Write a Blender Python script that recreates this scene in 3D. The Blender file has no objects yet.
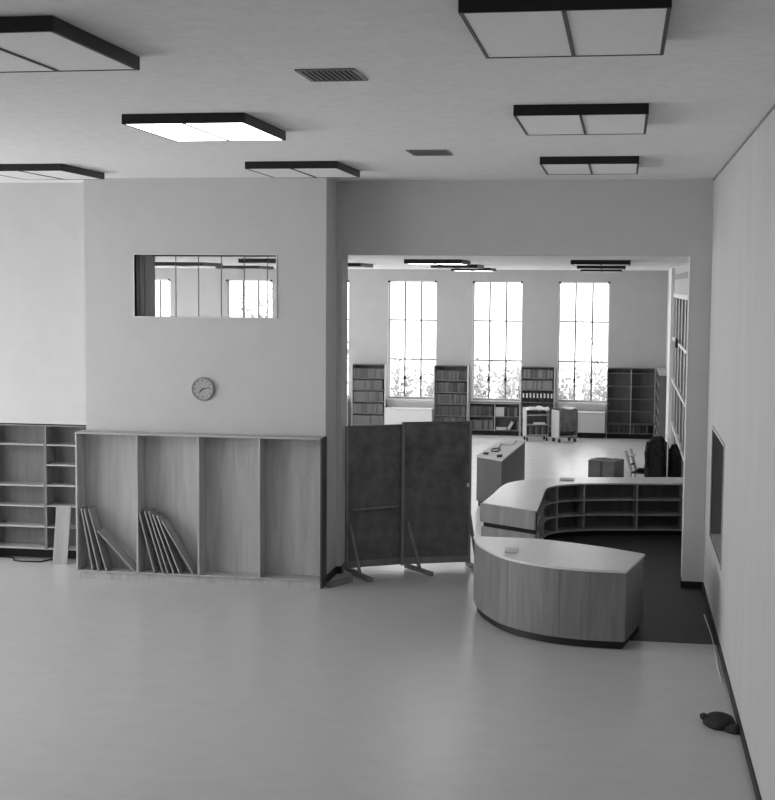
import bpy, bmesh, math, random
from mathutils import Vector, Matrix
random.seed(7)
S = bpy.context.scene
COL = S.collection
PI = math.pi

# ------------------------------------------------------------------ camera
FPX, YAW, PITCH, ROLL, CAMH = 1400.4, 0.1664, 0.0815, 0.0073, 4.3
cy_, sy_, cp_, sp_ = math.cos(YAW), math.sin(YAW), math.cos(PITCH), math.sin(PITCH)
F = Vector((-sy_*cp_, cy_*cp_, -sp_)); R0 = Vector((cy_, sy_, 0)); U0 = R0.cross(F)
cr, sr = math.cos(ROLL), math.sin(ROLL)
R = R0*cr + U0*sr; U = U0*cr - R0*sr
cam_d = bpy.data.cameras.new('camera'); cam = bpy.data.objects.new('camera', cam_d); COL.objects.link(cam)
M = Matrix((R, U, -F)).transposed().to_4x4(); M.translation = Vector((0, 0, CAMH)); cam.matrix_world = M
cam_d.sensor_fit = 'HORIZONTAL'; cam_d.sensor_width = 36; cam_d.lens = FPX*36/775
cam_d.clip_start = .1; cam_d.clip_end = 500
S.camera = cam

# ------------------------------------------------------------------ world, exposure
SKY_AHEAD, SKY_LEFT = 4.4, 9.6   # overcast sky, left side boosted to light the halls through side windows
S.view_settings.view_transform = 'Standard'; S.view_settings.look = 'None'
S.view_settings.gamma = 1; S.view_settings.use_curve_mapping = False
S.view_settings.exposure = 0.0
w = bpy.data.worlds.new('overcast_sky'); S.world = w; w.use_nodes = True
nt = w.node_tree; nt.nodes.clear()
wo = nt.nodes.new('ShaderNodeOutputWorld'); bg = nt.nodes.new('ShaderNodeBackground')
tc = nt.nodes.new('ShaderNodeTexCoord'); dt = nt.nodes.new('ShaderNodeVectorMath'); dt.operation = 'DOT_PRODUCT'
dt.inputs[1].default_value = (-.95, -.15, .27)
mr = nt.nodes.new('ShaderNodeMapRange'); mr.inputs['From Min'].default_value = .35; mr.inputs['From Max'].default_value = .85
mr.inputs['To Min'].default_value = SKY_AHEAD; mr.inputs['To Max'].default_value = SKY_LEFT
nt.links.new(tc.outputs['Generated'], dt.inputs[0]); nt.links.new(dt.outputs['Value'], mr.inputs['Value']); nt.links.new(mr.outputs[0], bg.inputs['Strength'])
bg.inputs['Color'].default_value = (1, 1, 1, 1)
nt.links.new(bg.outputs[0], wo.inputs[0])

def portal(loc, rot, w_, h_):
    d = bpy.data.lights.new('sky_portal', 'AREA'); d.shape = 'RECTANGLE'; d.size = w_; d.size_y = h_
    d.cycles.is_portal = True
    o = bpy.data.objects.new('sky_portal', d); COL.objects.link(o); o.location = loc; o.rotation_euler = rot

# ------------------------------------------------------------------ materials
def mat(name, g, rough=.6, spec=.3, kind=None, amp=.12, scale=(1, 1, 1), bump=0, g2=None, emit=0, metal=0):
    m = bpy.data.materials.new(name); m.use_nodes = True; n = m.node_tree.nodes; l = m.node_tree.links
    b = n['Principled BSDF']; b.inputs['Roughness'].default_value = rough; b.inputs['Metallic'].default_value = metal
    b.inputs['Specular IOR Level'].default_value = spec
    b.inputs['Base Color'].default_value = (g, g, g, 1)
    if kind:
        t = n.new('ShaderNodeTexCoord'); mp = n.new('ShaderNodeMapping'); mp.inputs['Scale'].default_value = scale
        l.new(t.outputs['Object'], mp.inputs[0])
        tx = n.new('ShaderNodeTexNoise'); tx.inputs['Detail'].default_value = 6; tx.inputs['Roughness'].default_value = .6
        tx.inputs['Scale'].default_value = 1
        if kind == 'wood': tx.inputs['Distortion'].default_value = .6
        l.new(mp.outputs[0], tx.inputs['Vector'])
        r = n.new('ShaderNodeValToRGB'); e = r.color_ramp.elements
        e[0].position = .3; e[1].position = .7
        lo = g*(1-amp); hi = g*(1+amp)
        if g2: lo, hi = g, g2
        e[0].color = (lo, lo, lo, 1); e[1].color = (hi, hi, hi, 1)
        l.new(tx.outputs['Fac'], r.inputs[0]); l.new(r.outputs[0], b.inputs['Base Color'])
        if bump:
            bp = n.new('ShaderNodeBump'); bp.inputs['Strength'].default_value = bump; bp.inputs['Distance'].default_value = .01
            l.new(tx.outputs['Fac'], bp.inputs['Height']); l.new(bp.outputs[0], b.inputs['Normal'])
    if emit:
        b.inputs['Emission Color'].default_value = (1, 1, 1, 1); b.inputs['Emission Strength'].default_value = emit
    return m
M_wall = mat('painted_plaster', .56, .75, .2, 'n', .025, (3, 3, 3))
M_wallR = mat('brushed_plaster', .50, .7, .25, 'n', .05, (5, 1.6, .5))
M_wallF = mat('far_plaster', .48, .8, .2, 'n', .04, (3, 3, 3))
M_ceil = mat('ceiling_plaster', .82, .9, .1, 'n', .05, (9, 9, 9), bump=.2)
M_ceilF = mat('white_ceiling', .9, .9, .1, 'n', .03, (5, 5, 5))
M_floor = mat('linoleum', .50, .28, .5, 'n', .05, (2.5, 5, 1), bump=.03)
M_floorF = mat('worn_lightened_linoleum', .70, .3, .5, 'n', .09, (2.2, 2.2, 1))  # worn mottling; base lightened for window glare and to lift the ceiling
M_carpet = mat('dark_floor_covering', .045, .6, .3, 'n', .2, (6, 6, 6))
M_base = mat('black_rubber', .012, .5, .3)
M_frame = mat('dark_metal_frame', .015, .45, .3)
M_diff = mat('frosted_diffuser', .92, .5, .3, 'n', .04, (40, 40, 40))
M_lit = mat('lit_diffuser', .8, .5, .3, emit=6)
M_wood = mat('oak_plywood', .46, .5, .35, 'wood', .18, (9, 9, .9))
M_plank = mat('loose_board_wood', .31, .5, .35, 'wood', .15, (9, 9, .9))
M_woodv = mat('oak_veneer', .175, .4, .4, 'wood', .22, (11, 11, .8))
M_wooddk = mat('dark_shelf_wood', .13, .5, .35, 'wood', .18, (8, 8, 1))
M_woodedge = mat('pale_shelf_edge', .42, .5, .35, 'wood', .12, (1, 9, 9))
M_woodrec = mat('recess_shelf_wood', .20, .5, .35, 'wood', .2, (8, 8, 1))
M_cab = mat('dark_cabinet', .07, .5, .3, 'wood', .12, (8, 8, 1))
M_top = mat('laminate_top', .6, .3, .5, 'n', .04, (12, 3, 3))
M_board = mat('dark_hardboard', .14, .7, .25, 'n', .25, (5, 5, 5))
M_board2 = mat('blotched_hardboard', .13, .7, .25, 'n', .4, (4, 4, 4))
M_boardpost = mat('weathered_stand_wood', .21, .6, .3, 'wood', .2, (8, 8, 2))
M_white = mat('white_enamel', .72, .5, .3)
M_fin = mat('grey_fin', .30, .5, .3)
M_muntin = mat('grey_window_bar', .22, .5, .3)
M_black = mat('black_part', .01, .5, .3)
M_cloth = mat('black_cloth', .03, .8, .2, 'n', .5, (12, 12, 12))
M_card = mat('cardboard', .27, .8, .1, 'n', .1, (4, 4, 4))
M_paper = mat('paper', .7, .8, .1)
M_endp = mat('grey_enamel', .45, .5, .3)
M_chrome = mat('satin_metal', .5, .3, .5, metal=.8)
M_plastic = mat('clear_wrap', .14, .35, .5, 'n', .5, (5, 5, 3), bump=.4)
M_snow = mat('snowy_ground', .8, .9, .1, 'n', .1, (.3, .3, .3))
M_leaf = mat('washed_out_foliage', .40, .9, .1, 'n', .3, (4, 4, 4))  # light grey base imitates leaves washed out by glare
M_curt = mat('dark_curtain', .75, .9, .1, 'n', .3, (20, 20, .3))
M_bookt = [mat('book_cloth_%s' % a, g, .7, .2) for a, g in (('black', .03), ('charcoal', .06), ('slate', .10), ('grey', .16), ('pale', .26))]
M_bookpale = mat('pale_paper_boards', .5, .7, .2)
M_pages = mat('page_block', .45, .9, .1)
def glassmat():
    m = bpy.data.materials.new('clear_glass'); m.use_nodes = True; n = m.node_tree.nodes; l = m.node_tree.links; n.clear()
    o = n.new('ShaderNodeOutputMaterial'); mx = n.new('ShaderNodeMixShader'); t = n.new('ShaderNodeBsdfTransparent'); g = n.new('ShaderNodeBsdfGlossy')
    g.inputs['Roughness'].default_value = .02; mx.inputs[0].default_value = .06; t.inputs[0].default_value = (.96, .96, .96, 1)
    l.new(t.outputs[0], mx.inputs[1]); l.new(g.outputs[0], mx.inputs[2]); l.new(mx.outputs[0], o.inputs[0]); return m
M_glass = glassmat()

# ------------------------------------------------------------------ mesh helpers
def add_box(bm, x0, x1, y0, y1, z0, z1, mi=0, mtx=None):
    vs = [bm.verts.new((x, y, z)) for x in (x0, x1) for y in (y0, y1) for z in (z0, z1)]
    fs = [(0, 1, 3, 2), (4, 6, 7, 5), (0, 4, 5, 1), (2, 3, 7, 6), (0, 2, 6, 4), (1, 5, 7, 3)]
    for f in fs:
        fc = bm.faces.new([vs[i] for i in f]); fc.material_index = mi
    if mtx: bmesh.ops.transform(bm, matrix=mtx, verts=vs)
    return vs
def add_prism(bm, poly, z0, z1, mi=0):
    a = [bm.verts.new((x, y, z0)) for x, y in poly]; b = [bm.verts.new((x, y, z1)) for x, y in poly]
    n = len(poly)
    bm.faces.new(b).material_index = mi; bm.faces.new(a[::-1]).material_index = mi
    for i in range(n):
        bm.faces.new((a[i], a[(i+1) % n], b[(i+1) % n], b[i])).material_index = mi
def add_tube(bm, pts, r, seg=8, cap=True):
    pts = [Vector(p) for p in pts]; rs = r if isinstance(r, (list, tuple)) else [r]*len(pts)
    rings = []
    for i, p in enumerate(pts):
        d = (pts[min(i+1, len(pts)-1)] - pts[max(i-1, 0)]).normalized()
        up = Vector((0, 0, 1)) if abs(d.z) < .9 else Vector((1, 0, 0))
        a = d.cross(up).normalized(); b = d.cross(a)
        rings.append([bm.verts.new(p + (a*math.cos(t) + b*math.sin(t))*rs[i]) for t in [2*PI*k/seg for k in range(seg)]])
    for i in range(len(rings)-1):
        for k in range(seg):
            bm.faces.new((rings[i][k], rings[i][(k+1) % seg], rings[i+1][(k+1) % seg], rings[i+1][k]))
    if cap: bm.faces.new(rings[0][::-1]); bm.faces.new(rings[-1])
def add_beam(bm, p, q, wx, wy):
    p = Vector(p); q = Vector(q); d = q-p; L = d.length
    rot = d.to_track_quat('Z', 'Y').to_matrix().to_4x4()
    add_box(bm, -wx/2, wx/2, -wy/2, wy/2, 0, L, mtx=Matrix.Translation(p) @ rot)
def obj(name, bm, m, parent=None, bevel=0, smooth=False):
    bmesh.ops.recalc_face_normals(bm, faces=bm.faces)
    me = bpy.data.meshes.new(name); bm.to_mesh(me); bm.free()
    for mm in (m if isinstance(m, (list, tuple)) else [m]): me.materials.append(mm)
    if smooth:
        for p in me.polygons: p.use_smooth = True
    o = bpy.data.objects.new(name, me); COL.objects.link(o)
    if parent: o.parent = parent
    if bevel:
        b = o.modifiers.new('bevel', 'BEVEL'); b.width = bevel; b.segments = 2; b.limit_method = 'ANGLE'
    return o
def boxes(name, bl, m, parent=None, bevel=0):
    bm = bmesh.new()
    for b in bl: add_box(bm, *b)
    return obj(name, bm, m, parent, bevel)
def tube(name, pts, r, m, parent=None, seg=8):
    bm = bmesh.new(); add_tube(bm, pts, r, seg); return obj(name, bm, m, parent, smooth=True)
def beam(name, p, q, wx, wy, m, parent=None, bevel=.003):
    bm = bmesh.new(); add_beam(bm, p, q, wx, wy); return obj(name, bm, m, parent, bevel)
def tag(o, label, cat, group=None):
    o['label'] = label; o['category'] = cat
    if group: o['group'] = group
    return o
def thing(name, label, cat, loc=(0, 0, 0), rotz=0, group=None):
    o = bpy.data.objects.new(name, None); COL.objects.link(o); o.location = loc; o.rotation_euler = (0, 0, rotz)
    o.empty_display_size = .2
    return tag(o, label, cat, group)
def struct(o): o['kind'] = 'structure'; return o
def dup(root, loc, rotz=None, label=None, group=None, scale=None):
    r = root.copy(); COL.objects.link(r); r.location = loc
    if rotz is not None: r.rotation_euler = (0, 0, rotz)
    if scale: r.scale = scale
    if label: r['label'] = label
    if group: r['group'] = group
    for ch in list(root.children):
        c = ch.copy(); COL.objects.link(c); c.parent = r
        for g in list(ch.children):
            d = g.copy(); COL.objects.link(d); d.parent = c
    return r

# ------------------------------------------------------------------ room shell
XR = 1.206; YP = 20.28; YPB = 20.73; HC = 5.82; HF = 4.78; YF = 40.57
XL = -13.0; XLF = -15.6; YB = -5.0; XJ = -4.10; XP = .905; HO = 4.75
BX0, BX1, BY = -7.77, -4.17, 19.5
struct(boxes('floor', [(XLF-.3, XR+.3, YB-.3, YPB-.1, -.2, 0)], M_floor))
struct(boxes('floor', [(XLF-.3, XR+.3, YPB-.1, YF+.3, -.2, 0)], M_floorF))
struct(boxes('ceiling', [(XL-.3, XR+.3, YB-.3, YPB, HC, HC+.2)], M_ceil))
struct(boxes('ceiling', [(XLF-.3, XR+.3, YPB, YF+.3, HF, HF+.2)], M_ceilF))
def wall_with_holes(name, axis, a0, a1, t0, t1, z0, z1, holes, m):
    # axis 'x': wall runs along x from a0..a1 with thickness t0..t1 in y ; axis 'y' the other way
    us = sorted(set([a0, a1] + [h[0] for h in holes] + [h[1] for h in holes]))
    bl = []
    for i in range(len(us)-1):
        u0, u1 = us[i], us[i+1]; mid = (u0+u1)/2
        hs = sorted([(h[2], h[3]) for h in holes if h[0] < mid < h[1]])
        zc = z0
        for ha, hb in hs:
            if ha > zc: bl.append((u0, u1, zc, ha))
            zc = hb
        if zc < z1: bl.append((u0, u1, zc, z1))
    if axis == 'x': bb = [(u0, u1, t0, t1, za, zb) for u0, u1, za, zb in bl]
    else: bb = [(t0, t1, u0, u1, za, zb) for u0, u1, za, zb in bl]
    bm = bmesh.new()
    for b in bb: add_box(bm, *b)
    bmesh.ops.remove_doubles(bm, verts=bm.verts, dist=1e-5)
    return struct(obj(name, bm, m))
NY0, NY1, NZ0, NZ1 = 16.86, 19.05, 1.0, 2.43     # display recess in the right wall
RW0, RW1, RWZ0, RWZ1 = 22.6, 34.6, .12, 4.07     # slatted screen opening in right wall
wall_with_holes('wall_right', 'y', YB, YF+.3, XR, XR+.3, 0, HC, [(NY0, NY1, NZ0, NZ1), (RW0, RW1, RWZ0, RWZ1)], M_wallR)
# left wall with tall windows (out of frame): the daylight of the near hall
LW = [(9.0+i*2.9, 11.5+i*2.9, .9, 4.9) for i in range(4)]
wall_with_holes('wall_left', 'y', YB, YPB, XL-.3, XL, 0, HC, LW, M_wall)
BW = [(-11+i*3.2, -8.6+i*3.2, 1.0, 4.6) for i in range(1)]
wall_with_holes('wall_back', 'x', XL, XR, YB-.3, YB, 0, HC, BW, M_wall)
# partition between halls
wall_with_holes('wall_partition', 'x', XLF, XR, YP, YPB, 0, HC,
    [(XJ, XP, 0, HO), (-7.12, -4.6, 3.6, 4.75), (-9.74, BX0+.0, 0, 2.14), (-13.0, -9.74, 0, 0.0001)], M_wall)
struct(boxes('wall_niche', [(-9.9, -7.6, YPB-.02, YPB+.1, 0, 2.3)], M_wall))
# projecting booth
wall_with_holes('wall_booth', 'x', BX0, BX1, BY, BY+.12, 0, HC, [(-7.01, -4.9, 3.83, 4.72)], M_wall)
struct(boxes('wall_booth', [(BX0, BX0+.1, BY+.12, YP, 0, HC), (BX1-.1, BX1, BY+.12, YP, 0, HC),
                            (BX0+.1, BX1-.1, BY+.12, YP, 3.5, 3.6), (BX0+.1, BX1-.1, BY+.12, YP, 4.82, 4.9)], M_wall))
FW_ADDED = [(21.6+i*3.8, 24.9+i*3.8, .9, 4.5) for i in range(5)]  # unseen windows added to brighten the far hall
wall_with_holes('wall_left_far', 'y', YPB, YF+.3, XLF-.3, XLF, 0, HF+.2, FW_ADDED, M_wallF)
# far wall with windows
WX = [(-14.6, -13.47), (-11.73, -10.31), (-9.33, -7.99), (-6.82, -5.38), (-4.33, -2.88), (-1.85, -.40)]
WZ0, WZ1 = .99, 4.45
wall_with_holes('wall_far', 'x', XLF, XR, YF, YF+.3, 0, HF, [(a, b, WZ0, WZ1) for a, b in WX], M_wallF)
# baseboards
struct(boxes('baseboard_right', [(XR-.018, XR, YB, YP-.02, 0, .1)], M_base))
struct(boxes('baseboard_right', [(XR-.018, XR, YPB, 34.4, 0, .1)], M_base))
struct(boxes('baseboard_pier', [(XP, XR-.018, YP-.018, YP, 0, .1), (XP-.018, XP, YP-.018, YPB, 0, .1)], M_base))
struct(boxes('baseboard_booth', [(BX1, BX1+.018, BY, YP, 0, .11), (XJ, XJ+.018, YP-.018, YPB, 0, .11), (BX1+.018, XJ, YP-.018, YP, 0, .11)], M_base))
struct(boxes('baseboard_far', [(-9.3, XR, YF-.018, YF, 0, .1)], M_base))
struct(boxes('baseboard_left', [(XL, XL+.018, YB, YP, 0, .1)], M_base))
# cornice bead lines
struct(boxes('trim_1', [(XR-.012, XR, YB, YP, HC-.02, HC)], M_muntin))
# far right wall: dark track above slats
struct(boxes('trim_2', [(XR-.05, XR, 24.5, 37.6, 4.5, 4.6)], M_muntin))
struct(boxes('trim_3', [(1.125, XR, 34.75, 36.7, 0, HF)], M_white))
# dark floor covering in the desk enclosure
struct(boxes('floor_covering', [(-1.2, XR-.02, 17.08, 24.6, 0, .006)], M_carpet))

def window(idx, x0, x1, z0, z1, y, yin, visible=True):
    fr = struct(boxes('window_%d' % idx, [(x0, x0+.04, y-.03, y+.03, z0, z1), (x1-.04, x1, y-.03, y+.03, z0, z1),
        (x0+.04, x1-.04, y-.03, y+.03, z1-.04, z1), (x0+.04, x1-.04, y-.03, y+.03, z0, z0+.05)], M_white))
    bl = []
    for k in (1, 2):
        xx = x0+(x1-x0)*k/3; bl.append((xx-.024, xx+.024, y-.02, y+.02, z0+.05, z1-.04))
        zz = z0+(z1-z0)*k/3; bl.append((x0+.04, x1-.04, y-.025, y+.025, zz-.022, zz+.022))
    boxes('muntin', bl, M_muntin, fr)
    boxes('pane', [(x0+.04, x1-.04, y+.003, y+.009, z0+.05, z1-.04)], M_glass, fr)
    s = boxes('window_sill', [(x0-.03, x1+.03, yin-.06, y-.03, z0-.04, z0)], M_white, fr, .005)
    for k in (1, 2):
        xx = x0+(x1-x0)*k/3
        h = boxes('latch', [(xx-.035, xx+.035, y-.07, y-.02, z0+.56, z0+.66)], M_black, fr, .008)
    for xx in (x0+.03, x1-.03):
        boxes('blind_bracket', [(xx-.03, xx+.03, yin-.02, yin+.06, z1-.06, z1)], M_black, fr, .005)
    return fr
for i, (a, b) in enumerate(WX):
    window(i+1, a, b, WZ0, WZ1, YF+.24, YF)
    portal(((a+b)/2, YF+.29, (WZ0+WZ1)/2), (-PI/2, 0, 0), b-a, WZ1-WZ0)
for i, (XL_, (y0, y1, z0, z1)) in enumerate([(XL, q) for q in LW]+[(XLF, q) for q in FW_ADDED]):  # near-hall side windows, then the ones added for far-hall light
    fr = struct(boxes('window_%d' % (i+10), [(XL_-.2, XL_-.14, y0, y0+.05, z0, z1), (XL_-.2, XL_-.14, y1-.05, y1, z0, z1),
        (XL_-.2, XL_-.14, y0+.05, y1-.05, z0, z0+.05), (XL_-.2, XL_-.14, y0+.05, y1-.05, z1-.05, z1), (XL_-.2, XL_-.14, (y0+y1)/2-.02, (y0+y1)/2+.02, z0+.05, z1-.05)], M_white))
    boxes('pane', [(XL_-.172, XL_-.166, y0+.05, y1-.05, z0+.05, z1-.05)], M_glass, fr)
    portal((XL_-.29, (y0+y1)/2, (z0+z1)/2), (0, -PI/2, 0), z1-z0, y1-y0)
for i, (x0, x1, z0, z1) in enumerate(BW):
    fr = struct(boxes('window_%d' % (i+20), [(x0, x0+.05, YB-.2, YB-.14, z0, z1), (x1-.05, x1, YB-.2, YB-.14, z0, z1),
        (x0+.05, x1-.05, YB-.2, YB-.14, z0, z0+.05), (x0+.05, x1-.05, YB-.2, YB-.14, z1-.05, z1)], M_white))
    boxes('pane', [(x0+.05, x1-.05, YB-.172, YB-.166, z0+.05, z1-.05)], M_glass, fr)
    portal(((x0+x1)/2, YB-.29, (z0+z1)/2), (PI/2, 0, 0), x1-x0, z1-z0)

# booth glazing
x0, x1, z0, z1 = -7.01, -4.9, 3.83, 4.72
fr = struct(boxes('window_7', [(x0-.015, x0, BY-.012, BY+.1, z0-.015, z1+.015), (x1, x1+.015, BY-.012, BY+.1, z0-.015, z1+.015),
    (x0, x1, BY-.012, BY+.1, z0-.015, z0), (x0, x1, BY-.012, BY+.1, z1, z1+.015)], M_white))
boxes('pane', [(x0, x1, BY+.04, BY+.046, z0, z1)], M_glass, fr)
fr = struct(boxes('window_8', [(-7.12+i*.36-.003, -7.12+i*.36+.003, YPB-.1, YPB-.07, 3.6, 4.75) for i in range(1, 7)] +
          [(-7.12, -4.6, YPB-.1, YPB-.07, 4.72, 4.75)], M_muntin))
boxes('pane', [(-7.12, -4.6, YPB-.088, YPB-.082, 3.6, 4.72)], M_glass, fr)
# dark curtain bunched at the left end of booth window
bm = bmesh.new(); n = 60
ring = []
for i in range(n+1):
    x = -7.66+i*(.56/n); y = 20.12+.035*math.sin(i*PI/4.2)
    ring.append((bm.verts.new((x, y, 3.62)), bm.verts.new((x, y, 4.8))))
for i in range(n): bm.faces.new((ring[i][0], ring[i+1][0], ring[i+1][1], ring[i][1]))
c = obj('curtain', bm, M_curt, smooth=True); s_ = c.modifiers.new('solid', 'SOLIDIFY'); s_.thickness = .006
tag(c, 'dark pleated curtain behind the left end of the high interior window', 'curtain')

# right wall recessed case (structure niche)
fr = struct(boxes('window_9', [(XR-.012, XR+.01, NY0-.04, NY0, NZ0-.04, NZ1+.04), (XR-.012, XR+.01, NY1, NY1+.04, NZ0-.04, NZ1+.04),
    (XR-.012, XR+.01, NY0, NY1, NZ1, NZ1+.04), (XR-.012, XR+.01, NY0, NY1, NZ0-.04, NZ0)], M_woodedge))
boxes('back_panel', [(XR+.14, XR+.16, NY0, NY1, NZ0, NZ1)], M_wooddk, fr)
boxes('case_lining', [(XR+.01, XR+.14, NY1-.012, NY1, NZ0, NZ1), (XR+.01, XR+.14, NY0, NY0+.012, NZ0, NZ1), (XR+.01, XR+.14, NY0+.012, NY1-.012, NZ1-.012, NZ1)], M_wooddk, fr)
boxes('case_sill', [(XR+.01, XR+.14, NY0+.012, NY1-.012, NZ0, NZ0+.02)], M_wood, fr)
# slatted opening on far right wall
fr = struct(boxes('window_30', [(XR-.02, XR+.05, RW1-.06, RW1, RWZ0, RWZ1), (XR-.02, XR+.05, RW0, RW0+.06, RWZ0, RWZ1), (XR-.03, XR+.05, RW0, RW1, RWZ1, RWZ1+.09)], M_white))
for zz in (1.05, 2.08, 3.09): boxes('rail', [(XR-.035, XR+.04, RW0+.06, RW1-.06, zz-.03, zz+.03)], M_white, fr)
for i in range(7):
    yy = RW0+.9+i*1.62
    boxes('fin', [(XR+.0, XR+.03, yy-.2, yy+.2, RWZ0, RWZ1)], M_fin, fr)
boxes('back_panel', [(XR+.031, XR+.05, RW0, RW1, RWZ0, RWZ1)], M_cab, fr)
boxes('catch', [(XR-.09, XR-.035, 31.0, 31.35, 3.0, 3.2)], M_black, fr, .01)

# ------------------------------------------------------------------ outside
struct(boxes('ground_outside', [(-40, 25, YF+.3, 110, -.5, -.1)], M_snow))
def shrub(loc, h, sp, n, label, seed, cat='shrub', m=None):
    rnd = random.Random(seed); bm = bmesh.new()
    for i in range(n):
        a = rnd.uniform(0, 2*PI); lean = rnd.uniform(.02, sp); L = h*rnd.uniform(.55, 1)
        p = Vector((rnd.uniform(-.1, .1), rnd.uniform(-.1, .1), 0)); pts = [p.copy()]
        for k in range(4):
            p = p+Vector((math.cos(a)*lean*L/4+rnd.uniform(-.04, .04), math.sin(a)*lean*L/4+rnd.uniform(-.04, .04), L/4)); pts.append(p.copy())
        add_tube(bm, pts, [.014, .011, .009, .006, .003], 4, False)
        for q in range(22):
            t = rnd.uniform(.25, 1); j = min(3, int(t*4)); b = pts[j].lerp(pts[j+1], t*4-j)
            s = rnd.uniform(.05, .12); d = Vector((rnd.uniform(-1, 1), rnd.uniform(-1, 1), rnd.uniform(-.2, 1))).normalized()
            e = Vector((rnd.uniform(-1, 1), rnd.uniform(-1, 1), rnd.uniform(-1, 1))).cross(d).normalized()
            v = [bm.verts.new(b), bm.verts.new(b+d*s+e*s*.45), bm.verts.new(b+d*2*s), bm.verts.new(b+d*s-e*s*.45)]
            bm.faces.new(v)
    o = obj('shrub', bm, m or M_leaf); o.location = loc; return tag(o, label, cat, 'shrubs outside the tall windows')
SH = [(-9.0, 43.0, 3.3, .35, 34, 'tall shrub filling the narrow window strip at the left edge of the opening'),
      (-6.8, 43.0, 2.3, .25, 16, 'shrub seen at the left edge of the window above the radiator cover nearest the screens'),
      (-6.15, 44.8, 2.0, .35, 22, 'dark forked shrub in the middle of the leftmost fully seen window'),
      (-5.45, 43.2, 2.5, .25, 22, 'tall shrub at the right edge of the leftmost fully seen window'),
      (-4.35, 43.0, 2.3, .3, 22, 'shrub at the left of the middle window, above the low bookcase'),
      (-3.75, 45.4, 2.3, .3, 22, 'shrub in the middle of the middle window, above the low bookcase'),
      (-3.05, 43.2, 2.3, .3, 22, 'shrub at the right of the middle window, above the low bookcase'),
      (-1.75, 43.0, 2.0, .35, 18, 'shrub at the left of the window behind the book carts'),
      (-1.15, 45.4, 1.9, .35, 18, 'shrub in the middle of the window behind the book carts'),
      (-.55, 43.2, 2.2, .3, 16, 'shrub at the right of the window behind the book carts'),
      (-12.0, 43.2, 4.6, .3, 26, 'pale shrub seen through the high interior window')]
for i, (x, y, h, sp, n, lb) in enumerate(SH): shrub((x, y, -.1), h, sp, n, lb, 20+i)
bm = bmesh.new()
add_tube(bm, [(-.2, 44.5, -.1), (-.25, 44.5, 1.0), (-.55, 44.4, 1.75), (-1.0, 44.4, 2.7), (-1.5, 44.5, 3.6)], [.06, .05, .035, .02, .008], 6)
add_tube(bm, [(-.55, 44.4, 1.75), (-.3, 44.4, 2.1), (-.25, 44.4, 2.7)], [.025, .015, .006], 5)
add_tube(bm, [(-1.0, 44.4, 2.7), (-1.3, 44.4, 2.8), (-1.7, 44.4, 3.2)], [.018, .01, .005], 5)
tag(obj('bare_sapling', bm, M_leaf, smooth=True), 'thin bare leaning sapling outside the window behind the book carts', 'tree')

# ------------------------------------------------------------------ ceiling fixtures
def fixture(x0, y0, z, wx, wy, h, label, lit=False, group='square ceiling light fixtures', rz=0):
    t = thing('ceiling_light', label, 'ceiling light', (x0-.02, y0, z), rz, group); f = .024
    boxes('frame', [(0, wx, 0, f, -h, 0), (0, wx, wy-f, wy, -h, 0), (0, f, f, wy-f, -h, 0), (wx-f, wx, f, wy-f, -h, 0), (f, wx-f, f, wy-f, -.02, 0)], M_frame, t, .003)
    boxes('divider', [(wx/2-.012, wx/2+.012, f, wy-f, -h-.003, -h+.02)], M_frame, t)
    md = M_lit if lit else M_diff
    boxes('diffuser', [(f, wx/2-.012, f, wy-f, -h+.004, -h+.012)], md, t)
    boxes('diffuser', [(wx/2+.012, wx-f, f, wy-f, -h+.004, -h+.012)], md, t)
    return t
H1 = .09
fixture(-4.47, 12.18, HC, 1.14, 1.55, H1, 'lit ceiling light fixture glowing white, the only bright one near', True)
fixture(-.93, 11.93, HC, 1.12, 1.56, H1, 'unlit dark-framed ceiling fixture, middle of the three in the right-hand row')
fixture(-.99, 16.66, HC, 1.15, 1.55, H1, 'unlit dark-framed ceiling fixture, farthest of the three in the right-hand row')
fixture(-4.65, 17.0, HC, 1.17, 1.5, H1, 'unlit dark-framed ceiling fixture beside the top corner of the projecting booth wall')
fixture(-.87, 7.45, HC, 1.10, 1.5, H1, 'large unlit ceiling fixture at the top edge of the picture, nearest in the right-hand row')
fixture(-4.36, 7.69, HC, 1.14, 1.46, H1, 'large unlit ceiling fixture cut by the top left corner')
fixture(-8.24, 17.08, HC, 1.16, 1.5, H1, 'unlit ceiling fixture at the left edge above the recessed shelves')
H2 = .08
G2 = 'fixtures on the ceiling of the far hall'
for cx_, nm in ((-.99, 'right-hand'), (-3.96, 'centre')):
    for k, (yy, ol) in enumerate(((25.2, 'nearest'), (30.9, 'middle'), (36.6, 'farthest'))):
        fixture({'right-hand': (-.93, -1.01, -1.10), 'centre': (-3.93, -4.23, -4.47)}[nm][k], yy, HF, 1.05, 1.5, H2, '%s dark-framed fixture of the %s row on the far hall ceiling' % (ol, nm), nm == 'centre' and k != 1, G2)
fixture(-6.7, 29.6, HF, 1.15, 1.5, H2, 'dark-framed fixture at the left edge of the opening on the far hall ceiling', False, G2)
fixture(-7.03, 25.2, HF, 1.15, 1.5, H2, 'fixture seen through the right part of the high interior window', False, G2)
fixture(-10.2, 29.6, HF, 1.15, 1.5, H2, 'fixture seen through the left part of the high interior window', False, G2)
fixture(-10.26, 34.6, HF, 1.15, 1.5, H2, 'farther fixture seen through the middle of the high interior window', False, G2)

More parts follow.
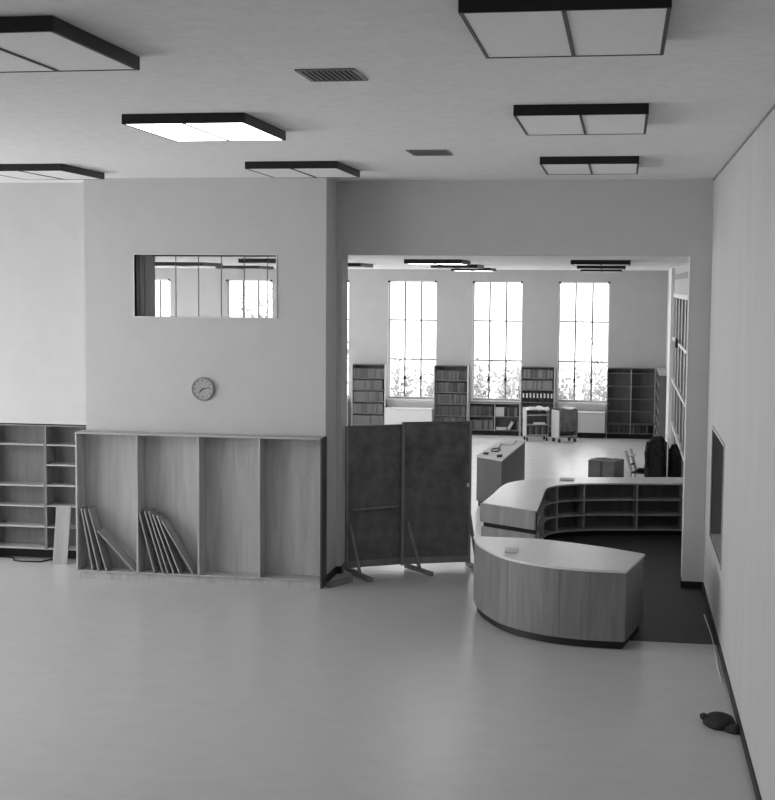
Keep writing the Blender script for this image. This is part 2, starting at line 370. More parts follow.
def vent(x0, y0, wx, wy, label):
    t = thing('ceiling_vent', label, 'vent', (x0, y0, HC), 0, 'ceiling air vents')
    boxes('frame', [(0, wx, 0, .03, -.012, 0), (0, wx, wy-.03, wy, -.012, 0), (0, .03, .03, wy-.03, -.012, 0), (wx-.03, wx, .03, wy-.03, -.012, 0)], M_muntin, t)
    boxes('backing', [(.03, wx-.03, .03, wy-.03, -.003, 0)], M_black, t)
    bm = bmesh.new(); n = 9
    for i in range(n):
        xx = .04+(wx-.08)*(i+.5)/n
        add_box(bm, -.016, .016, .03, wy-.03, -.0015, .0015, mtx=Matrix.Translation((xx, 0, -.008)) @ Matrix.Rotation(.35, 4, 'Y'))
    obj('louvre', bm, M_muntin, t)
vent(-2.33, 9.8, .43, .55, 'rectangular louvred air vent in the ceiling, the larger nearer one')
vent(-2.45, 15.7, .46, .62, 'small farther louvred air vent in the ceiling toward the opening')

# ------------------------------------------------------------------ clock
t = thing('wall_clock', 'small round pale wall clock on the projecting wall under the high window', 'clock', (-5.98, BY, 2.79))
def lathe_y(bm, prof, seg=40):
    rings = [[bm.verts.new((r*math.cos(2*PI*k/seg), y, r*math.sin(2*PI*k/seg))) for k in range(seg)] for r, y in prof]
    for i in range(len(rings)-1):
        for k in range(seg): bm.faces.new((rings[i][k], rings[i][(k+1) % seg], rings[i+1][(k+1) % seg], rings[i+1][k]))
    bm.faces.new(rings[0]); bm.faces.new(rings[-1][::-1])
bm = bmesh.new(); lathe_y(bm, [(.165, 0), (.17, -.03), (.162, -.045), (.148, -.045), (.146, -.03)]); obj('rim', bm, M_fin, t)
bm = bmesh.new(); lathe_y(bm, [(.147, -.0305), (.147, -.034)]); obj('dial', bm, mat('clock_dial', .42, .5, .3), t)
bm = bmesh.new()
for k in range(12):
    L = .022 if k % 3 else .034
    bm = bmesh.new(); add_box(bm, -.004, .004, -.036, -.034, .135-L, .135, mtx=Matrix.Rotation(k*PI/6, 4, 'Y'))
    obj('hour_mark', bm, M_black, t)
for nm, a, L, w_ in (('hour_hand', 225, .075, .007), ('minute_hand', 78, .11, .005)):
    bm = bmesh.new(); add_box(bm, -w_, w_, -.039, -.037, -.02, L, mtx=Matrix.Rotation(math.radians(a), 4, 'Y')); obj(nm, bm, M_black, t)

# ------------------------------------------------------------------ leaning boards unit (open wooden case on near wall)
UY0, UY1 = 19.17, BY-.002
t = thing('wooden_shelf_case', 'long light wooden case of four tall empty bays against the projecting wall', 'shelf case', (0, 0, 0))
UX = [-7.80, -6.88, -5.96, -5.06, -4.16]
boxes('back_panel', [(UX[i]+.012, UX[i+1]-.012, UY1-.02, UY1, .12, 2.13) for i in range(4)], M_wood, t)
for i, x in enumerate(UX):
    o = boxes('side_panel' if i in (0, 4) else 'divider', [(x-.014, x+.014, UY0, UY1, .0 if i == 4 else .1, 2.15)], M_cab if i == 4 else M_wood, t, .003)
boxes('top_rail', [(UX[0]+.014, UX[4]-.014, UY0, UY1, 2.125, 2.148)], M_woodedge, t, .003)
boxes('bottom_shelf', [(UX[0]+.014, UX[4]-.014, UY0, UY1-.02, .1, .125)], M_woodedge, t, .003)
boxes('plinth', [(UX[0]+.03, UX[4]-.014, UY0+.03, UY0+.05, 0, .1)], M_wood, t, .003)
GB = 'loose shelf boards leaning in the wooden case'
def lean(xb, xt, zt, label, thick=.022, y0=UY0+.01, dep=.25, zb=.128):
    dx, dz = xt-xb, zt-zb; L = math.hypot(dx, dz); a = math.atan2(dx, dz)
    bm = bmesh.new(); add_box(bm, -thick/2, thick/2, 0, dep, 0, L)
    o = obj('shelf_board', bm, M_plank, bevel=.002); o.rotation_euler = (0, a, 0)
    o.location = (xb, y0, zb+abs(math.sin(a))*thick/2+.001)
    tag(o, label, 'board', GB)
lean(-7.57, -7.735, 1.03, 'steepest board leaning against the left side of the first bay')
lean(-7.48, -7.69, 1.02, 'second steep board from the left in the first bay')
lean(-7.36, -7.62, 1.02, 'third board from the left in the first bay, with its wide face showing')
lean(-6.93, -7.49, .70, 'board leaning lowest at a diagonal in the first bay', dep=.24)
for i, (xb, xt, zt, lb) in enumerate([(-6.63, -6.855, 1.0, 'steepest board leaning on the divider in the second bay'), (-6.50, -6.77, 1.02, 'second board from the left in the second bay'),
    (-6.43, -6.71, 1.02, 'third board from the left in the second bay'), (-6.34, -6.65, .98, 'fourth board from the left in the second bay'),
    (-6.25, -6.585, .96, 'fifth board from the left in the second bay'), (-6.05, -6.51, .88, 'rightmost board in the second bay, leaning over the others')]):
    lean(xb, xt, zt, lb)

# ------------------------------------------------------------------ recessed shelving
def recess_unit(x0, x1, zs, label):
    t = thing('built_in_bookcase', label, 'bookcase', (x0, 20.3, 0)); W = x1-x0; D = .34
    boxes('back_panel', [(.02, W-.02, D-.02, D, .2, 2.11)], M_woodrec, t)
    for xx in (0, W-.02): boxes('side_panel', [(xx, xx+.02, 0, D, .0 if False else .17, 2.12)], M_woodrec, t, .002)
    boxes('top', [(.02, W-.02, 0, D, 2.10, 2.12)], M_woodrec, t)
    for z in zs: boxes('shelf', [(.02, W-.02, .004, D-.02, z-.022, z)], [M_woodedge], t, .002)
    boxes('plinth', [(0, W, .25, .27, 0, .17)], M_base, t)
recess_unit(-9.73, -8.765, [1.82, 1.18, .86, .54, .20], 'empty built-in dark bookcase at the left edge, with one tall gap between shelves')
recess_unit(-8.763, -7.80, [1.82, 1.51, 1.19, .87, .54, .20], 'empty built-in dark bookcase beside the projecting wall, partly behind the leaning plank')
bm = bmesh.new(); add_box(bm, 0, .235, 0, .022, 0, .9)
o = obj('plank', bm, M_plank, bevel=.002); o.location = (-8.575, 20.09, 0); o.rotation_euler = (-.2, 0, 0)
tag(o, 'pale upright plank leaning against the front of the recessed bookcase', 'board')
tube_pts = [(-9.6, 20.45, .012), (-9.35, 20.4, .012), (-9.25, 20.2, .012), (-9.1, 20.14, .012), (-8.8, 20.16, .012), (-8.7, 20.4, .012)]
tag(tube('power_cord', [Vector(p) for p in tube_pts], .012, M_black), 'black cord looping out from under the recessed bookcase', 'cord')

# ------------------------------------------------------------------ mobile boards
def board(name, pl, pr, zt, zb, label, posts, feet):
    pl = Vector(pl); pr = Vector(pr); d = pr-pl; W = d.length; a = math.atan2(d.y, d.x)
    t = thing(name, label, 'partition screen', (pl.x, pl.y, 0), a, 'freestanding dark screens in the opening')
    boxes('panel', [(.03, W-.03, -.012, .012, zb+.05, zt-.01)], M_board, t)
    boxes('top_rail', [(.03, W-.03, -.018, .018, zt-.03, zt)], M_board, t, .003)
    boxes('bottom_rail', [(.03, W-.03, -.03, .03, zb-.05, zb+.05)], M_boardpost, t, .004)
    for xx in posts: boxes('post', [(xx-.02, xx+.02, -.022, .022, .06, zt)], M_boardpost, t, .003)
    inv = Matrix.Rotation(-a, 4, 'Z')
    for (fx, fy, bx, by, hz) in feet:  # tip, back end in world, brace height
        p = inv @ Vector((fx-pl.x, fy-pl.y, .045)); q = inv @ Vector((bx-pl.x, by-pl.y, .045))
        fo = beam('foot', p, q, .07, .06, M_boardpost, t)
        fo.location.z += .0
        m = p.lerp(q, .45); post = q.copy(); post.z = hz
        pp = Vector((min(max(post.x, .0), W), -.03, hz))
        beam('brace', Vector((m.x, m.y, .06)), pp, .035, .05, M_boardpost, t)
    return t, W
tA, WA = board('partition_screen', (-4.045, 20.36), (-3.245, 20.86), 2.21, .12, 'narrower dark freestanding screen at the left, with a thin wooden strip across it',
      (.02, ), [(-3.54, 19.72, -4.02, 20.43, .72)])
beam('chalk_ledge', (.09, -.04, .95), (WA-.10, -.04, .97), .05, .03, M_boardpost, tA)
tB, WB = board('partition_screen', (-3.265, 20.775), (-2.235, 21.2), 2.25, .13, 'wider dark screen on wooden feet beside the curved desk, with a seam across its middle',
      (.02, 1.075), [(-2.73, 20.3, -3.20, 20.86, .72), (-1.95, 20.55, -2.30, 21.22, .86)])
boxes('upper_sheet', [(.045, WB-.05, -.017, -.012, 1.25, 2.215)], M_board2, tB)
boxes('white_tag', [(WB-.09, WB-.05, -.024, -.0175, 1.24, 1.30)], M_paper, tB)
# blocks of wood lying by the wall
tag(beam('wood_block', (-4.08, 19.28, .035), (-3.84, 19.72, .035), .09, .07, M_boardpost), 'short block of wood lying on the floor at the corner of the booth wall', 'block')

# ------------------------------------------------------------------ desks
def offset_poly(p, d):
    n = len(p); out = []
    area = sum(p[i][0]*p[(i+1) % n][1]-p[(i+1) % n][0]*p[i][1] for i in range(n))
    s = 1 if area > 0 else -1
    for i in range(n):
        a = Vector(p[i-1]); b = Vector(p[i]); c = Vector(p[(i+1) % n])
        e1 = (b-a).normalized(); e2 = (c-b).normalized()
        n1 = Vector((-e1.y, e1.x))*s; n2 = Vector((-e2.y, e2.x))*s
        k = (n1+n2); k = k/max(k.length_squared, .2)*2
        k = k*.5*2/2*1.0
        out.append((b.x+k.x*d, b.y+k.y*d))
    return out
def spline(pts, n=6):
    out = []
    P = [Vector(p) for p in pts]
    for i in range(len(P)-1):
        p0 = P[max(i-1, 0)]; p1 = P[i]; p2 = P[i+1]; p3 = P[min(i+2, len(P)-1)]
        for k in range(n):
            t = k/n
            out.append(tuple(.5*((2*p1)+(-p0+p2)*t+(2*p0-5*p1+4*p2-p3)*t*t+(-p0+3*p1-3*p2+p3)*t**3)))
    out.append(tuple(P[-1])); return out
outer = spline([(-1.93, 18.52), (-1.82, 18.0), (-1.61, 17.5), (-1.36, 17.1), (-.93, 16.76), (-.45, 16.6), (.10, 16.57)])
inner = spline([(.33, 17.70), (-.2, 18.08), (-.78, 18.38), (-1.1, 18.50)], 4)
front_poly = outer+inner
t = thing('curved_service_desk', 'nearer curved wooden service desk with pale top and black toe kick', 'desk', (0, 0, 0))
bm = bmesh.new(); add_prism(bm, front_poly, .93, .96); obj('countertop', bm, M_top, t, .004)
bm = bmesh.new(); add_prism(bm, offset_poly(front_poly, .025), .10, .93); obj('curved_body', bm, M_woodv, t)
bm = bmesh.new(); add_prism(bm, offset_poly(front_poly, .10), .006, .10); obj('toe_kick', bm, M_base, t)
op = offset_poly(front_poly, .0225)
for i in (9, 18, 27):
    x, y = op[i]; boxes('panel_seam', [(x-.002, x+.002, y-.003, y+.003, .10, .925)], M_woodrec, t)
# edge band below top
tag(boxes('note_block', [(-1.42, -1.26, 17.45, 17.62, .961, 1.0)], M_paper, None, .004), 'small white block of notepaper on the nearer curved desk', 'notepad')

HB = .93
o_out = spline([(-2.12, 21.62), (-2.04, 22.6), (-1.99, 23.4), (-1.88, 24.0), (-1.6, 24.42), (-1.25, 24.68), (-.7, 24.92), (0, 25.1), (1.19, 25.35)])
o_in = spline([(-1.23, 21.0), (-1.225, 22.2), (-1.22, 23.3), (-1.15, 23.64), (-1.0, 23.9), (-.7, 24.1), (-.34, 24.24), (.3, 24.37), (1.19, 24.52)])
back_poly = o_out+o_in[::-1]
t = thing('curved_library_counter', 'farther curved counter with open shelves inside, running to the right wall', 'counter', (0, 0, 0))
bm = bmesh.new(); add_prism(bm, back_poly, HB-.03, HB); obj('countertop', bm, M_top, t, .004)
# shelf strips along the inner path
def normals(path):
    out = []
    for i in range(len(path)):
        a = Vector(path[max(i-1, 0)]); b = Vector(path[min(i+1, len(path)-1)]); e = (b-a).normalized(); out.append(Vector((-e.y, e.x)))
    return out
nn = normals(o_in)
def strip(d0, d1, i0=2, i1=None):
    i1 = len(o_in)-1 if i1 is None else i1
    A = [(o_in[i][0]+nn[i].x*d0, o_in[i][1]+nn[i].y*d0) for i in range(i0, i1+1)]
    B = [(o_in[i][0]+nn[i].x*d1, o_in[i][1]+nn[i].y*d1) for i in range(i0, i1+1)]
    return A+B[::-1]
for z in (.10, .36, .62):
    bm = bmesh.new(); add_prism(bm, strip(.02, .36), z, z+.022); obj('shelf', bm, M_wood, t)
bm = bmesh.new(); add_prism(bm, strip(.36, .40), .10, HB-.03); obj('back_panel', bm, M_wooddk, t)
for yx in [('y', 21.42), ('y', 22.3), ('y', 23.35), ('x', -1.02), ('x', -.58), ('x', .26), ('x', 1.03)]:
    k = 0 if yx[0] == 'x' else 1
    i = min(range(len(o_in)), key=lambda j: abs(o_in[j][k]-yx[1])+(0 if (k == 0) == (o_in[j][1] > 23.6) else 9))
    x, y = o_in[i]; d = nn[i]; a = math.atan2(d.y, d.x)
    bm = bmesh.new(); add_box(bm, -.17, .17, -.014, .014, .122, HB-.03, mtx=Matrix.Translation((x+d.x*.19, y+d.y*.19, 0)) @ Matrix.Rotation(a, 4, 'Z'))
    obj('divider', bm, M_wood, t)
bm = bmesh.new(); add_prism(bm, offset_poly(back_poly, .42) if False else strip(.10, .34), .006, .10); obj('toe_kick', bm, M_base, t)
# outer wood skin
on = normals(o_out)
A = [(o_out[i][0]-on[i].x*.03, o_out[i][1]-on[i].y*.03) for i in range(len(o_out))]; B = [(o_out[i][0]-on[i].x*.06, o_out[i][1]-on[i].y*.06) for i in range(len(o_out))]
# make sure the skin lies inside the top
sgn = -1
bm = bmesh.new(); add_prism(bm, A+B[::-1], .02, HB-.03); obj('outer_panel', bm, M_woodv, t)
# end face: apron, black sheet standing in for recess shadow, lower box
e0 = Vector((-2.11, 21.60)); e1 = Vector((-1.235, 21.0)); ed = (e1-e0); L = ed.length; ea = math.atan2(ed.y, ed.x)
T = Matrix.Translation((e0.x, e0.y, 0)) @ Matrix.Rotation(ea, 4, 'Z')
for nm, b, m in (('end_apron', (-.02, L, -.04, -.012, .64, HB-.002), M_wood), ('end_recess_shade', (.02, L, .0, .012, .10, .90), M_base),
                 ('end_lower_panel', (.0, L, -.03, -.002, .10, .57), M_wood)):
    bm = bmesh.new(); add_box(bm, *b, mtx=T); obj(nm, bm, m, t, .003)
o = tag(boxes('booklet', [(-1.05, -.80, 24.42, 24.70, HB+.001, HB+.02)], M_paper, None, .003), 'small white booklet lying on the bend of the farther counter', 'booklet')

# grey cabinet in far hall
t = thing('storage_cabinet', 'long dark cabinet with pale top standing alone in the far hall', 'cabinet', (-2.80, 27.15, 0), 0)
P = [(0, .05), (.57, -.55), (.78, 2.9), (.25, 3.1)]
bm = bmesh.new(); add_prism(bm, offset_poly(P, .03), .1, .96); obj('body', bm, M_cab, t, .004)
bm = bmesh.new(); add_prism(bm, P, .96, .99); obj('top', bm, M_endp, t, .004)
bm = bmesh.new(); add_prism(bm, offset_poly(P, .10), 0, .1); obj('plinth', bm, M_base, t)
def onc(x, y): return (-2.80+x, 27.15+y)
ztp = .991
x, y = onc(.30, 1.0)
bm = bmesh.new()
pts = [(x+.09*math.cos(a), y+.28*math.sin(a), ztp+.014) for a in [i*PI/8 for i in range(17)]]
add_tube(bm, pts, .012, 6); o = obj('cable_coil', bm, M_black, smooth=True); tag(o, 'small coil of dark cable on the lone cabinet', 'cable')
o = tag(beam('metal_rod', (x+.03, y+.4, ztp+.015), (x+.0, y+1.2, ztp+.015), .03, .02, M_muntin), 'long thin tool lying lengthwise on the lone cabinet', 'tool')
x, y = onc(.12, .25); tag(boxes('hand_tool', [(x, x+.10, y, y+.16, ztp, ztp+.035)], M_black, None, .01), 'small dark object at the near left corner of the lone cabinet', 'tool')
x, y = onc(.42, -.12); tag(boxes('hand_tool', [(x, x+.10, y, y+.2, ztp, ztp+.04)], M_black, None, .012), 'small dark object at the near right corner of the lone cabinet', 'tool')
bm = bmesh.new()
x, y = onc(.33, 2.0)
for k in range(5): add_box(bm, x+.0+.015*k, x+.25, y+.17*k, y+.17*k+.2, ztp+.003*k, ztp+.003*k+.012)
tag(obj('papers', bm, M_paper), 'overlapping white papers at the far end of the lone cabinet', 'papers')

# ------------------------------------------------------------------ far bookcases
YS = 40.27
def bookcase(x0, x1, z1, zs, label, y0=YS, D=.28, cols=(), mdl=M_wooddk, zb=.1):
    t = thing('bookcase', label, 'bookcase', (x0, y0, 0)); W = x1-x0
    boxes('back_panel', [(.02, W-.02, D-.012, D, zb, z1-.02)], mdl, t)
    for xx in (0, W-.022): boxes('side_panel', [(xx, xx+.022, 0, D, 0, z1)], M_wood, t)
    boxes('top', [(.022, W-.022, 0, D, z1-.022, z1)], mdl, t)
    for c in cols: boxes('divider', [(c-x0-.011, c-x0+.011, 0, D-.012, zb+.022, z1-.022)], M_wood, t)
    for z in zs:
        boxes('shelf', [(.022, W-.022, .003, D-.012, z-.022, z)], M_woodv, t)
    boxes('plinth', [(.022, W-.022, .04, .06, 0, zb-.0)], M_base, t)
    return t
# book meshes
def book_mesh(name, m, w_=.04, h=.24, d=.18):
    bm = bmesh.new()
    add_box(bm, 0, .003, 0, d, 0, h); add_box(bm, w_-.003, w_, 0, d, 0, h); add_box(bm, .003, w_-.003, 0, .003, 0, h)
    add_box(bm, .003, w_-.003, .003, d-.004, .003, h-.004, 1)
    bmesh.ops.recalc_face_normals(bm, faces=bm.faces)
    me = bpy.data.meshes.new(name); bm.to_mesh(me); bm.free(); me.materials.append(m); me.materials.append(M_pages); return me
BM = [book_mesh('book', m) for m in M_bookt]; BP = book_mesh('book', M_bookpale)
bcount = [0]
def place_book(me, x, y, z, sx, sz, label, group, ry=0, name='book', rx=0):
    o = bpy.data.objects.new(name, me); COL.objects.link(o); o.location = (x, y, z); o.scale = (sx, 1, sz); o.rotation_euler = (rx, ry, 0)
    tag(o, label, 'book', group); bcount[0] += 1; return o
def book_row(x0, x1, z, h, tones, label, group, wid=(.9, 1.25), y=YS+.02, vary=.04, fill=1.0):
    x = x0; xe = x0+(x1-x0)*fill; row = []
    while True:
        s = random.uniform(*wid)
        if x+.04*s > xe: break
        me = BM[random.choice(tones)]
        row.append(place_book(me, x, y+random.uniform(0, .012), z+.001, s, h/.24*(1-random.uniform(0, vary)), label, group))
        x += .04*s+.0015
    row[0]['label'] = 'leftmost '+label; row[-1]['label'] = 'rightmost '+label
    row[0]['group'] = group; row[-1]['group'] = group
ords = ['top', 'second', 'third', 'fourth', 'fifth']
SZ = [1.60, 1.26, .92, .57, .22]
bookcase(-7.83, -6.84, 2.0, [1.60, 1.26, .92, .57, .22], 'tall bookcase of uniform bound volumes left of the radiator cover, nearest the booth wall')
bookcase(-5.40, -4.41, 2.0, [1.58, 1.23, .89, .55, .22], 'tall bookcase of uniform bound volumes between the two windows, left of the low bookcase')
for i in range(5):
    book_row(-7.80, -6.88, [1.60, 1.26, .92, .57, .22][i], .285, (2, 3, 3, 3), 'bound volume on the %s shelf of the leftmost tall bookcase' % ords[i], 'volumes in the leftmost tall bookcase, %s shelf' % ords[i], wid=(1.0, 1.3))
    book_row(-5.37, -4.44, [1.58, 1.23, .89, .55, .22][i], .285, (1, 2, 2, 2, 3), 'dark volume on the %s shelf of the tall bookcase between two windows' % ords[i], 'volumes in the second tall bookcase, %s shelf' % ords[i], wid=(1.0, 1.3))
bookcase(-2.88, -1.91, 2.0, [1.68, 1.34, .99, .66, .3], 'tall bookcase with white-labelled binders, standing behind the book carts')
book_row(-2.85, -1.95, 1.68, .26, (3, 3, 2, 4), 'thin magazine volume on the top shelf of the bookcase holding binders', 'magazines on the top shelf above the binders', wid=(1.1, 1.4), vary=.1)
book_row(-2.85, -1.95, 1.34, .28, (4, 4, 3), 'pale volume on the second shelf of the bookcase, just above the binders', 'pale volumes just above the binders', wid=(1.1, 1.4))
for i in range(9):
    x = -2.845+i*.101
    b = boxes('binder', [(0, .09, 0, .22, 0, .30)], M_bookt[0], None, .003); b.location = (x, YS+.02, .992)
    lab = boxes('spine_label', [(.022, .068, -.003, 0, .12, .25)], M_paper, b)
    tag(b, 'black binder with a white spine label' if i < 8 else 'black binder with a small round label, last on the right of the binder row', 'binder', 'black binders on the third shelf' if i < 8 else None)
    if i < 8: b['label'] = '%s black binder from the left, white spine label, on the shelf behind the carts' % ['first', 'second', 'third', 'fourth', 'fifth', 'sixth', 'seventh', 'eighth'][i]
book_row(-2.85, -1.95, .66, .25, (1, 2, 1), 'dark volume on the shelf directly below the binders', 'dark volumes below the binders', wid=(1.2, 1.5))
book_row(-2.85, -2.5, .3, .25, (1, 2), 'dark volume on the lowest shelf of the bookcase, behind the left cart', 'dark volumes on the lowest shelf behind the left cart', wid=(1.2, 1.5))
# low bookcase under middle window
bookcase(-4.385, -2.895, .93, [.56, .16], 'low wide bookcase under the middle window', cols=(-3.62,))
book_row(-4.35, -3.65, .56, .29, (1, 2, 1), 'dark volume in the upper left bay of the low bookcase', 'volumes in the upper left of the low bookcase', wid=(1.2, 1.5))
book_row(-4.35, -3.65, .16, .27, (1, 2, 3, 0), 'volume in the lower left bay of the low bookcase', 'volumes in the lower left of the low bookcase', wid=(1.1, 1.5), fill=1)
for i in range(4):
    place_book(BP, -3.60+i*.062, YS+.02, .561, 1.5, 1.08, '%s of four pale thick books in the upper right bay of the low bookcase' % ['leftmost', 'second', 'third', 'rightmost'][i], 'pale books in the low bookcase')
book_row(-3.35, -2.93, .56, .27, (0, 1, 3, 1), 'dark volume at the right of the upper right bay of the low bookcase', 'dark volumes in the upper right of the low bookcase', wid=(.9, 1.5), vary=.1)
b = place_book(BP, -3.26, YS+.02, .205, 2.0, 1.0, 'pale book leaning over in the lower right bay of the low bookcase', None, ry=.5)
b = place_book(BP, -3.58, YS+.02, .24, 1.8, 1.25, 'pale book lying flat in the lower right bay of the low bookcase', None, ry=PI/2)
place_book(BM[3], -2.98, YS+.02, .161, 1.2, .9, 'grey book standing at the right end of the lower right bay of the low bookcase', None)
# corner bookcase
bookcase(-.43, .925, 2.01, [1.87, 1.50, 1.13, .78, .43, .16], 'wide two-bay dark bookcase in the far right corner, empty but for its bottom row', cols=(.25,))
book_row(-.38, .23, .16, .23, (1, 1, 0, 2), 'dark book on the bottom shelf of the left bay of the corner bookcase', 'books at the bottom left of the corner bookcase', wid=(.9, 1.2))
book_row(.27, .78, .16, .23, (0, 1, 1, 3), 'dark book on the bottom shelf of the right bay of the corner bookcase', 'books at the bottom right of the corner bookcase', wid=(.9, 1.2))
# side bookcase along right wall
t = thing('bookcase', 'dark bookcase along the right wall of the far hall, seen edge on', 'bookcase', (.94, 36.8, 0))
Ls = 3.42
boxes('back_panel', [(.245, .26, .02, Ls-.02, .1, 2.03)], M_wooddk, t)
boxes('top', [(0, .26, 0, Ls, 2.03, 2.05)], M_woodedge, t)
for k in range(5):
    yy = k*(Ls-.022)/4; boxes('side_panel' if k in (0, 4) else 'divider', [(0, .245, yy, yy+.022, 0, 2.03)], M_wooddk, t)
for z in (1.75, 1.4, 1.06, .72, .4, .14):
    boxes('shelf', [(.0, .245, .022, Ls-.022, z-.022, z)], M_woodedge, t)
boxes('plinth', [(.04, .06, .022, Ls-.022, 0, .118)], M_base, t)
# left edge low shelf sliver
bookcase(-9.35, -7.95, .93, [.56, .16], 'low bookcase glimpsed beside the booth wall edge, under the left window', cols=(-8.65,))
book_row(-8.6, -8.0, .16, .27, (3, 4, 4), 'pale volume in the low bookcase glimpsed beside the booth wall edge', 'volumes glimpsed in the left low bookcase', wid=(1.2, 1.5))

# radiators
def radiator(x0, x1, label):
    W = x1-x0; t = thing('radiator_cover', label, 'radiator', (x0, YF-.03, 0)); 
    boxes('housing', [(0, W, -.42, 0, .16, .72)], M_white, t, .01)
    bm = bmesh.new()
    n = 44
    add_box(bm, 0, W, -.44, 0, .72, .745)
    obj('top_plate', bm, M_white, t, .006)
    bm = bmesh.new()
    for i in range(n): xx = .04+i*(W-.08)/(n-1); add_box(bm, xx-.006, xx+.006, -.06, -.02, .745, .93)
    obj('grille', bm, M_white, t)
    boxes('back_plate', [(0, W, -.02, 0, .745, .95)], M_white, t)
    boxes('plinth', [(.02, W-.02, -.34, 0, 0, .16)], M_base, t)
radiator(-6.81, -5.43, 'white radiator cover under the leftmost fully seen window')
radiator(-1.84, -.46, 'white radiator cover under the window beside the corner bookcase')

# ------------------------------------------------------------------ book carts
def cart(x, y, rz, label, wrapped):
    t = thing('book_cart', label, 'cart', (x, y, 0), rz); W, D, H = (.60 if wrapped else .66), .42, .90
    for sx_ in (0, W-.03):
        boxes('end_panel', [(sx_, sx_+.03, 0, D, .13, H)], M_endp if sx_ == 0 else M_boardpost, t, .01)
    for z in (.16, .45, .72):
        boxes('shelf', [(.03, W-.03, .02, D-.02, z, z+.025)], M_wood, t, .003)
    boxes('centre_panel', [(.03, W-.03, D/2+.0, D/2+.01, .185, H-.06)], M_wooddk, t)
    for cx in (.05, W-.05):
        for cyy in (.06, D-.06):
            w1 = bmesh.new(); add_tube(w1, [(cx-.015, cyy, .055), (cx+.015, cyy, .055)], .055, 14); o = obj('caster', w1, M_black, t)
            boxes('fork', [(cx-.022, cx+.022, cyy-.012, cyy+.012, .09, .14)], M_chrome, o)
    return t
c1 = cart(-2.62, 38.9, .30, 'left library book cart with white end panel and open shelves of papers', False)
c2 = cart(-1.70, 38.70, .58, 'right library book cart wrapped in plastic sheet', True)
# crumpled sheets over carts: draped shells
def drape(name, x, y, rz, W, D, z0f, z1, m, label, seed):
    rnd = random.Random(seed); bm = bmesh.new(); nx, ny = 14, 8; g = []
    for j in range(ny+1):
        row = []
        for i in range(nx+1):
            u = i/nx; v = j/ny
            px = (u-.5)*W; py = (v-.5)*D; pz = z1+rnd.uniform(-.012, .022)+.03*math.sin(u*7)*math.sin(v*5)
            if j == 0: pz = z0f+rnd.uniform(-.03, .03)
            if j == 1: pz = z1-.04+rnd.uniform(-.01, .01); py = -.5*D-.0
            if j == ny: pz = z1-.16+rnd.uniform(-.02, .02); py = .5*D
            if j == 0: py = -.5*D-.01+rnd.uniform(-.015, .015)
            row.append(bm.verts.new((px, py, pz)))
        g.append(row)
    for j in range(ny):
        for i in range(nx): bm.faces.new((g[j][i], g[j][i+1], g[j+1][i+1], g[j+1][i]))
    o = obj(name, bm, m, smooth=True); s = o.modifiers.new('s', 'SOLIDIFY'); s.thickness = .006; o.location = (x, y, 0); o.rotation_euler = (0, 0, rz)
    return tag(o, label, 'sheet')
drape('paper_cover', -2.367, 39.198, .30, .67, .45, .87, .925, M_paper, 'crumpled white paper spread on top of the left cart', 3)
drape('plastic_sheet', -1.564, 39.04, .58, .56, .48, .32, .95, M_plastic, 'crumpled plastic sheet hanging over the right cart', 4)
bk = [(-2.62+.045+i*.044*.955, 38.93+.013*i) for i in range(12)]
for i, (x, y) in enumerate(bk):
    place_book(BM[(i*3) % 4], x, y, .187, 1.0, .98, 'dark book on the bottom shelf of the left cart', 'books on the bottom shelf of the left cart').rotation_euler = (0, 0, .30)
o = tag(boxes('paper_stack', [(0, .32, 0, .17, 0, .05)], M_paper, None, .006), 'loose white papers on the middle shelf of the left cart', 'papers'); o.location = (-2.40, 39.0, .476); o.rotation_euler = (0, 0, .30)

# ------------------------------------------------------------------ carton, chair, coats
t = thing('cardboard_box', 'open cardboard carton standing behind the far counter', 'box', (-.30, 29.75, 0), math.radians(-20))
s = .29
boxes('box_wall', [(-s, s, -s, -s+.006, 0, .66), (-s, s, s-.006, s, 0, .66), (-s, -s+.006, -s, s, 0, .66), (s-.006, s, -s, s, 0, .66), (-s, s, -s, s, 0, .006)], M_card, t)
for k, (ang, a) in enumerate(((0, .5), (90, .25), (180, .4), (270, .3))):
    bm = bmesh.new(); add_box(bm, -s, s, -.0, .2, -.003, .003, mtx=Matrix.Rotation(math.radians(ang), 4, 'Z') @ Matrix.Translation((0, -s, .663)) @ Matrix.Rotation(a*.25, 4, 'X'))
    obj('flap', bm, M_card, t)
boxes('packing_tape', [(-.03, .03, -s-.002, -s, .0, .66)], M_wooddk, t)

t = thing('chair', 'pale-framed chair with a slanting back, beside the coats', 'chair', (.47, 29.6, 0), math.radians(75))
boxes('seat', [(-.21, .21, -.21, .21, .43, .46)], M_bookt[0], t, .01)
for sx_ in (-.19, .19):
    beam('leg', (sx_, -.20, 0), (sx_, -.18, .43), .03, .03, M_white, t)
    beam('leg', (sx_, .27, 0), (sx_, .20, .46), .03, .03, M_white, t)
    beam('back_post', (sx_, .20, .46), (sx_, .34, .90), .07, .05, M_white, t)
beam('backrest', (-.19, .29, .78), (.19, .29, .78), .14, .018, M_white, t)
beam('back_rail', (-.19, .245, .60), (.19, .245, .60), .05, .018, M_bookt[0], t)
tag(boxes('handbag', [(.35, .55, 29.45, 29.65, .461, .53)], M_cloth, None, .03), 'small dark bag lying on the seat of the pale-framed chair', 'bag')

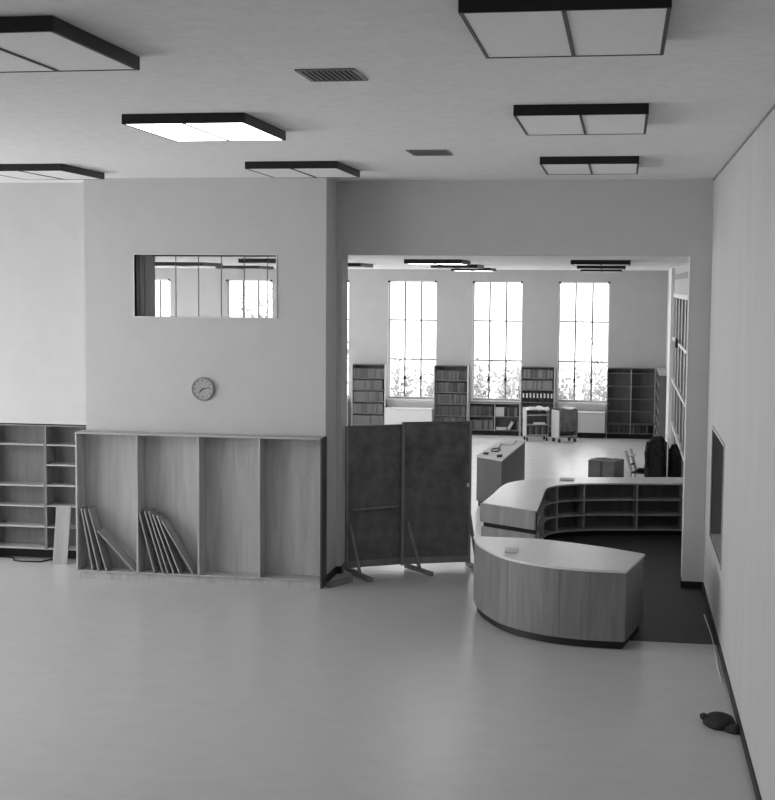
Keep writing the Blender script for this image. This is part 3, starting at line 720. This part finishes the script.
# coat stand
t = thing('coat_stand', 'thin pale coat stand against the right wall of the far hall', 'coat stand', (.92, 28.30, 0))
tube('pole', [(0, 0, .02), (0, 0, 1.32)], .014, M_white, t)
bm = bmesh.new(); add_tube(bm, [(0, 0, 0), (0, 0, .03)], .17, 24); obj('base', bm, M_white, t)
tube('arm', [(-.02, 0, 1.3), (-.02, .42, 1.34)], .01, M_white, t)
def coat(x, y, z1, z0, W, D, label, seed):
    rnd = random.Random(seed); bm = bmesh.new(); nz, na = 16, 32; rings = []
    for j in range(nz+1):
        v = j/nz; z = z1-(z1-z0)*v
        sh = math.sin(min(1, v*3.2+.08)*PI/2)
        ww = W*(.34+.66*sh)*(1+.05*math.sin(v*4)); dd = D*(.35+.65*sh)
        r = []
        for k in range(na):
            a = 2*PI*k/na; f = 1+.16*(.3+v)*math.sin(a*5+seed)+.07*math.sin(a*11+v*3)+rnd.uniform(-.015, .015)
            r.append(bm.verts.new((math.cos(a)*ww/2*f, math.sin(a)*dd/2*f, z-.03*abs(math.cos(a))*sh)))
        rings.append(r)
    for j in range(nz):
        for k in range(na): bm.faces.new((rings[j][k], rings[j][(k+1) % na], rings[j+1][(k+1) % na], rings[j+1][k]))
    bm.faces.new(rings[0]); bm.faces.new(rings[-1][::-1])
    # sleeves
    for s_ in (-1, 1):
        add_tube(bm, [(s_*W*.36, -.05, z1-.12), (s_*W*.46, -D*.3, z1-.35), (s_*W*.42, -D*.35, z1-.62)], [.06, .055, .045], 10)
    o = obj('coat', bm, M_cloth, smooth=True); o.location = (x, y, 0); return tag(o, label, 'coat')
coat(.72, 28.55, 1.32, .35, .44, .22, 'large black coat hanging in front of the thin pole', 1)
coat(1.06, 28.6, 1.16, .45, .24, .18, 'dark coat hanging to the right of the thin pole, behind it', 2)

# ------------------------------------------------------------------ bundle on near floor
bm = bmesh.new(); bmesh.ops.create_uvsphere(bm, u_segments=32, v_segments=20, radius=1)
rnd = random.Random(5)
for v in bm.verts:
    x, y, z = v.co; 
    f = 1+.05*math.sin(4*x+2*y)+.04*math.sin(6*y+3*z)
    zz = max(z, -.35)
    v.co = Vector((x*.15*f, y*.20*f, (zz+.35)*.085*(1+.15*x)))
o = obj('body', bm, M_cloth, smooth=True)
t = thing('knitted_cap', 'crumpled black cap lying on the floor against the right wall', 'cap', (1.01, 13.88, 0), .35)
o.parent = t
bm = bmesh.new(); bmesh.ops.create_uvsphere(bm, u_segments=16, v_segments=10, radius=1)
for v in bm.verts: v.co = Vector((v.co.x*.04-.115, v.co.y*.06+.10, v.co.z*.035+.06))
obj('knob', bm, M_cloth, t, smooth=True)
bm = bmesh.new(); bmesh.ops.create_uvsphere(bm, u_segments=24, v_segments=12, radius=1)
for v in bm.verts:
    f = 1+.12*math.sin(5*v.co.x+4*v.co.y); v.co = Vector((v.co.x*.10*f+.07, v.co.y*.10*f-.22, max(v.co.z, -.4)*.05+.02))
obj('brim', bm, M_cloth, t, smooth=True)
# pale cord by baseboard
tag(tube('cord', [(1.125, 18.6, .012), (1.15, 17.6, .012), (1.155, 16.9, .009), (1.135, 15.9, .009), (1.14, 15.4, .009)], .007, M_white), 'thin white cord lying along the foot of the right wall', 'cord')
print('BOOKS', bcount[0])
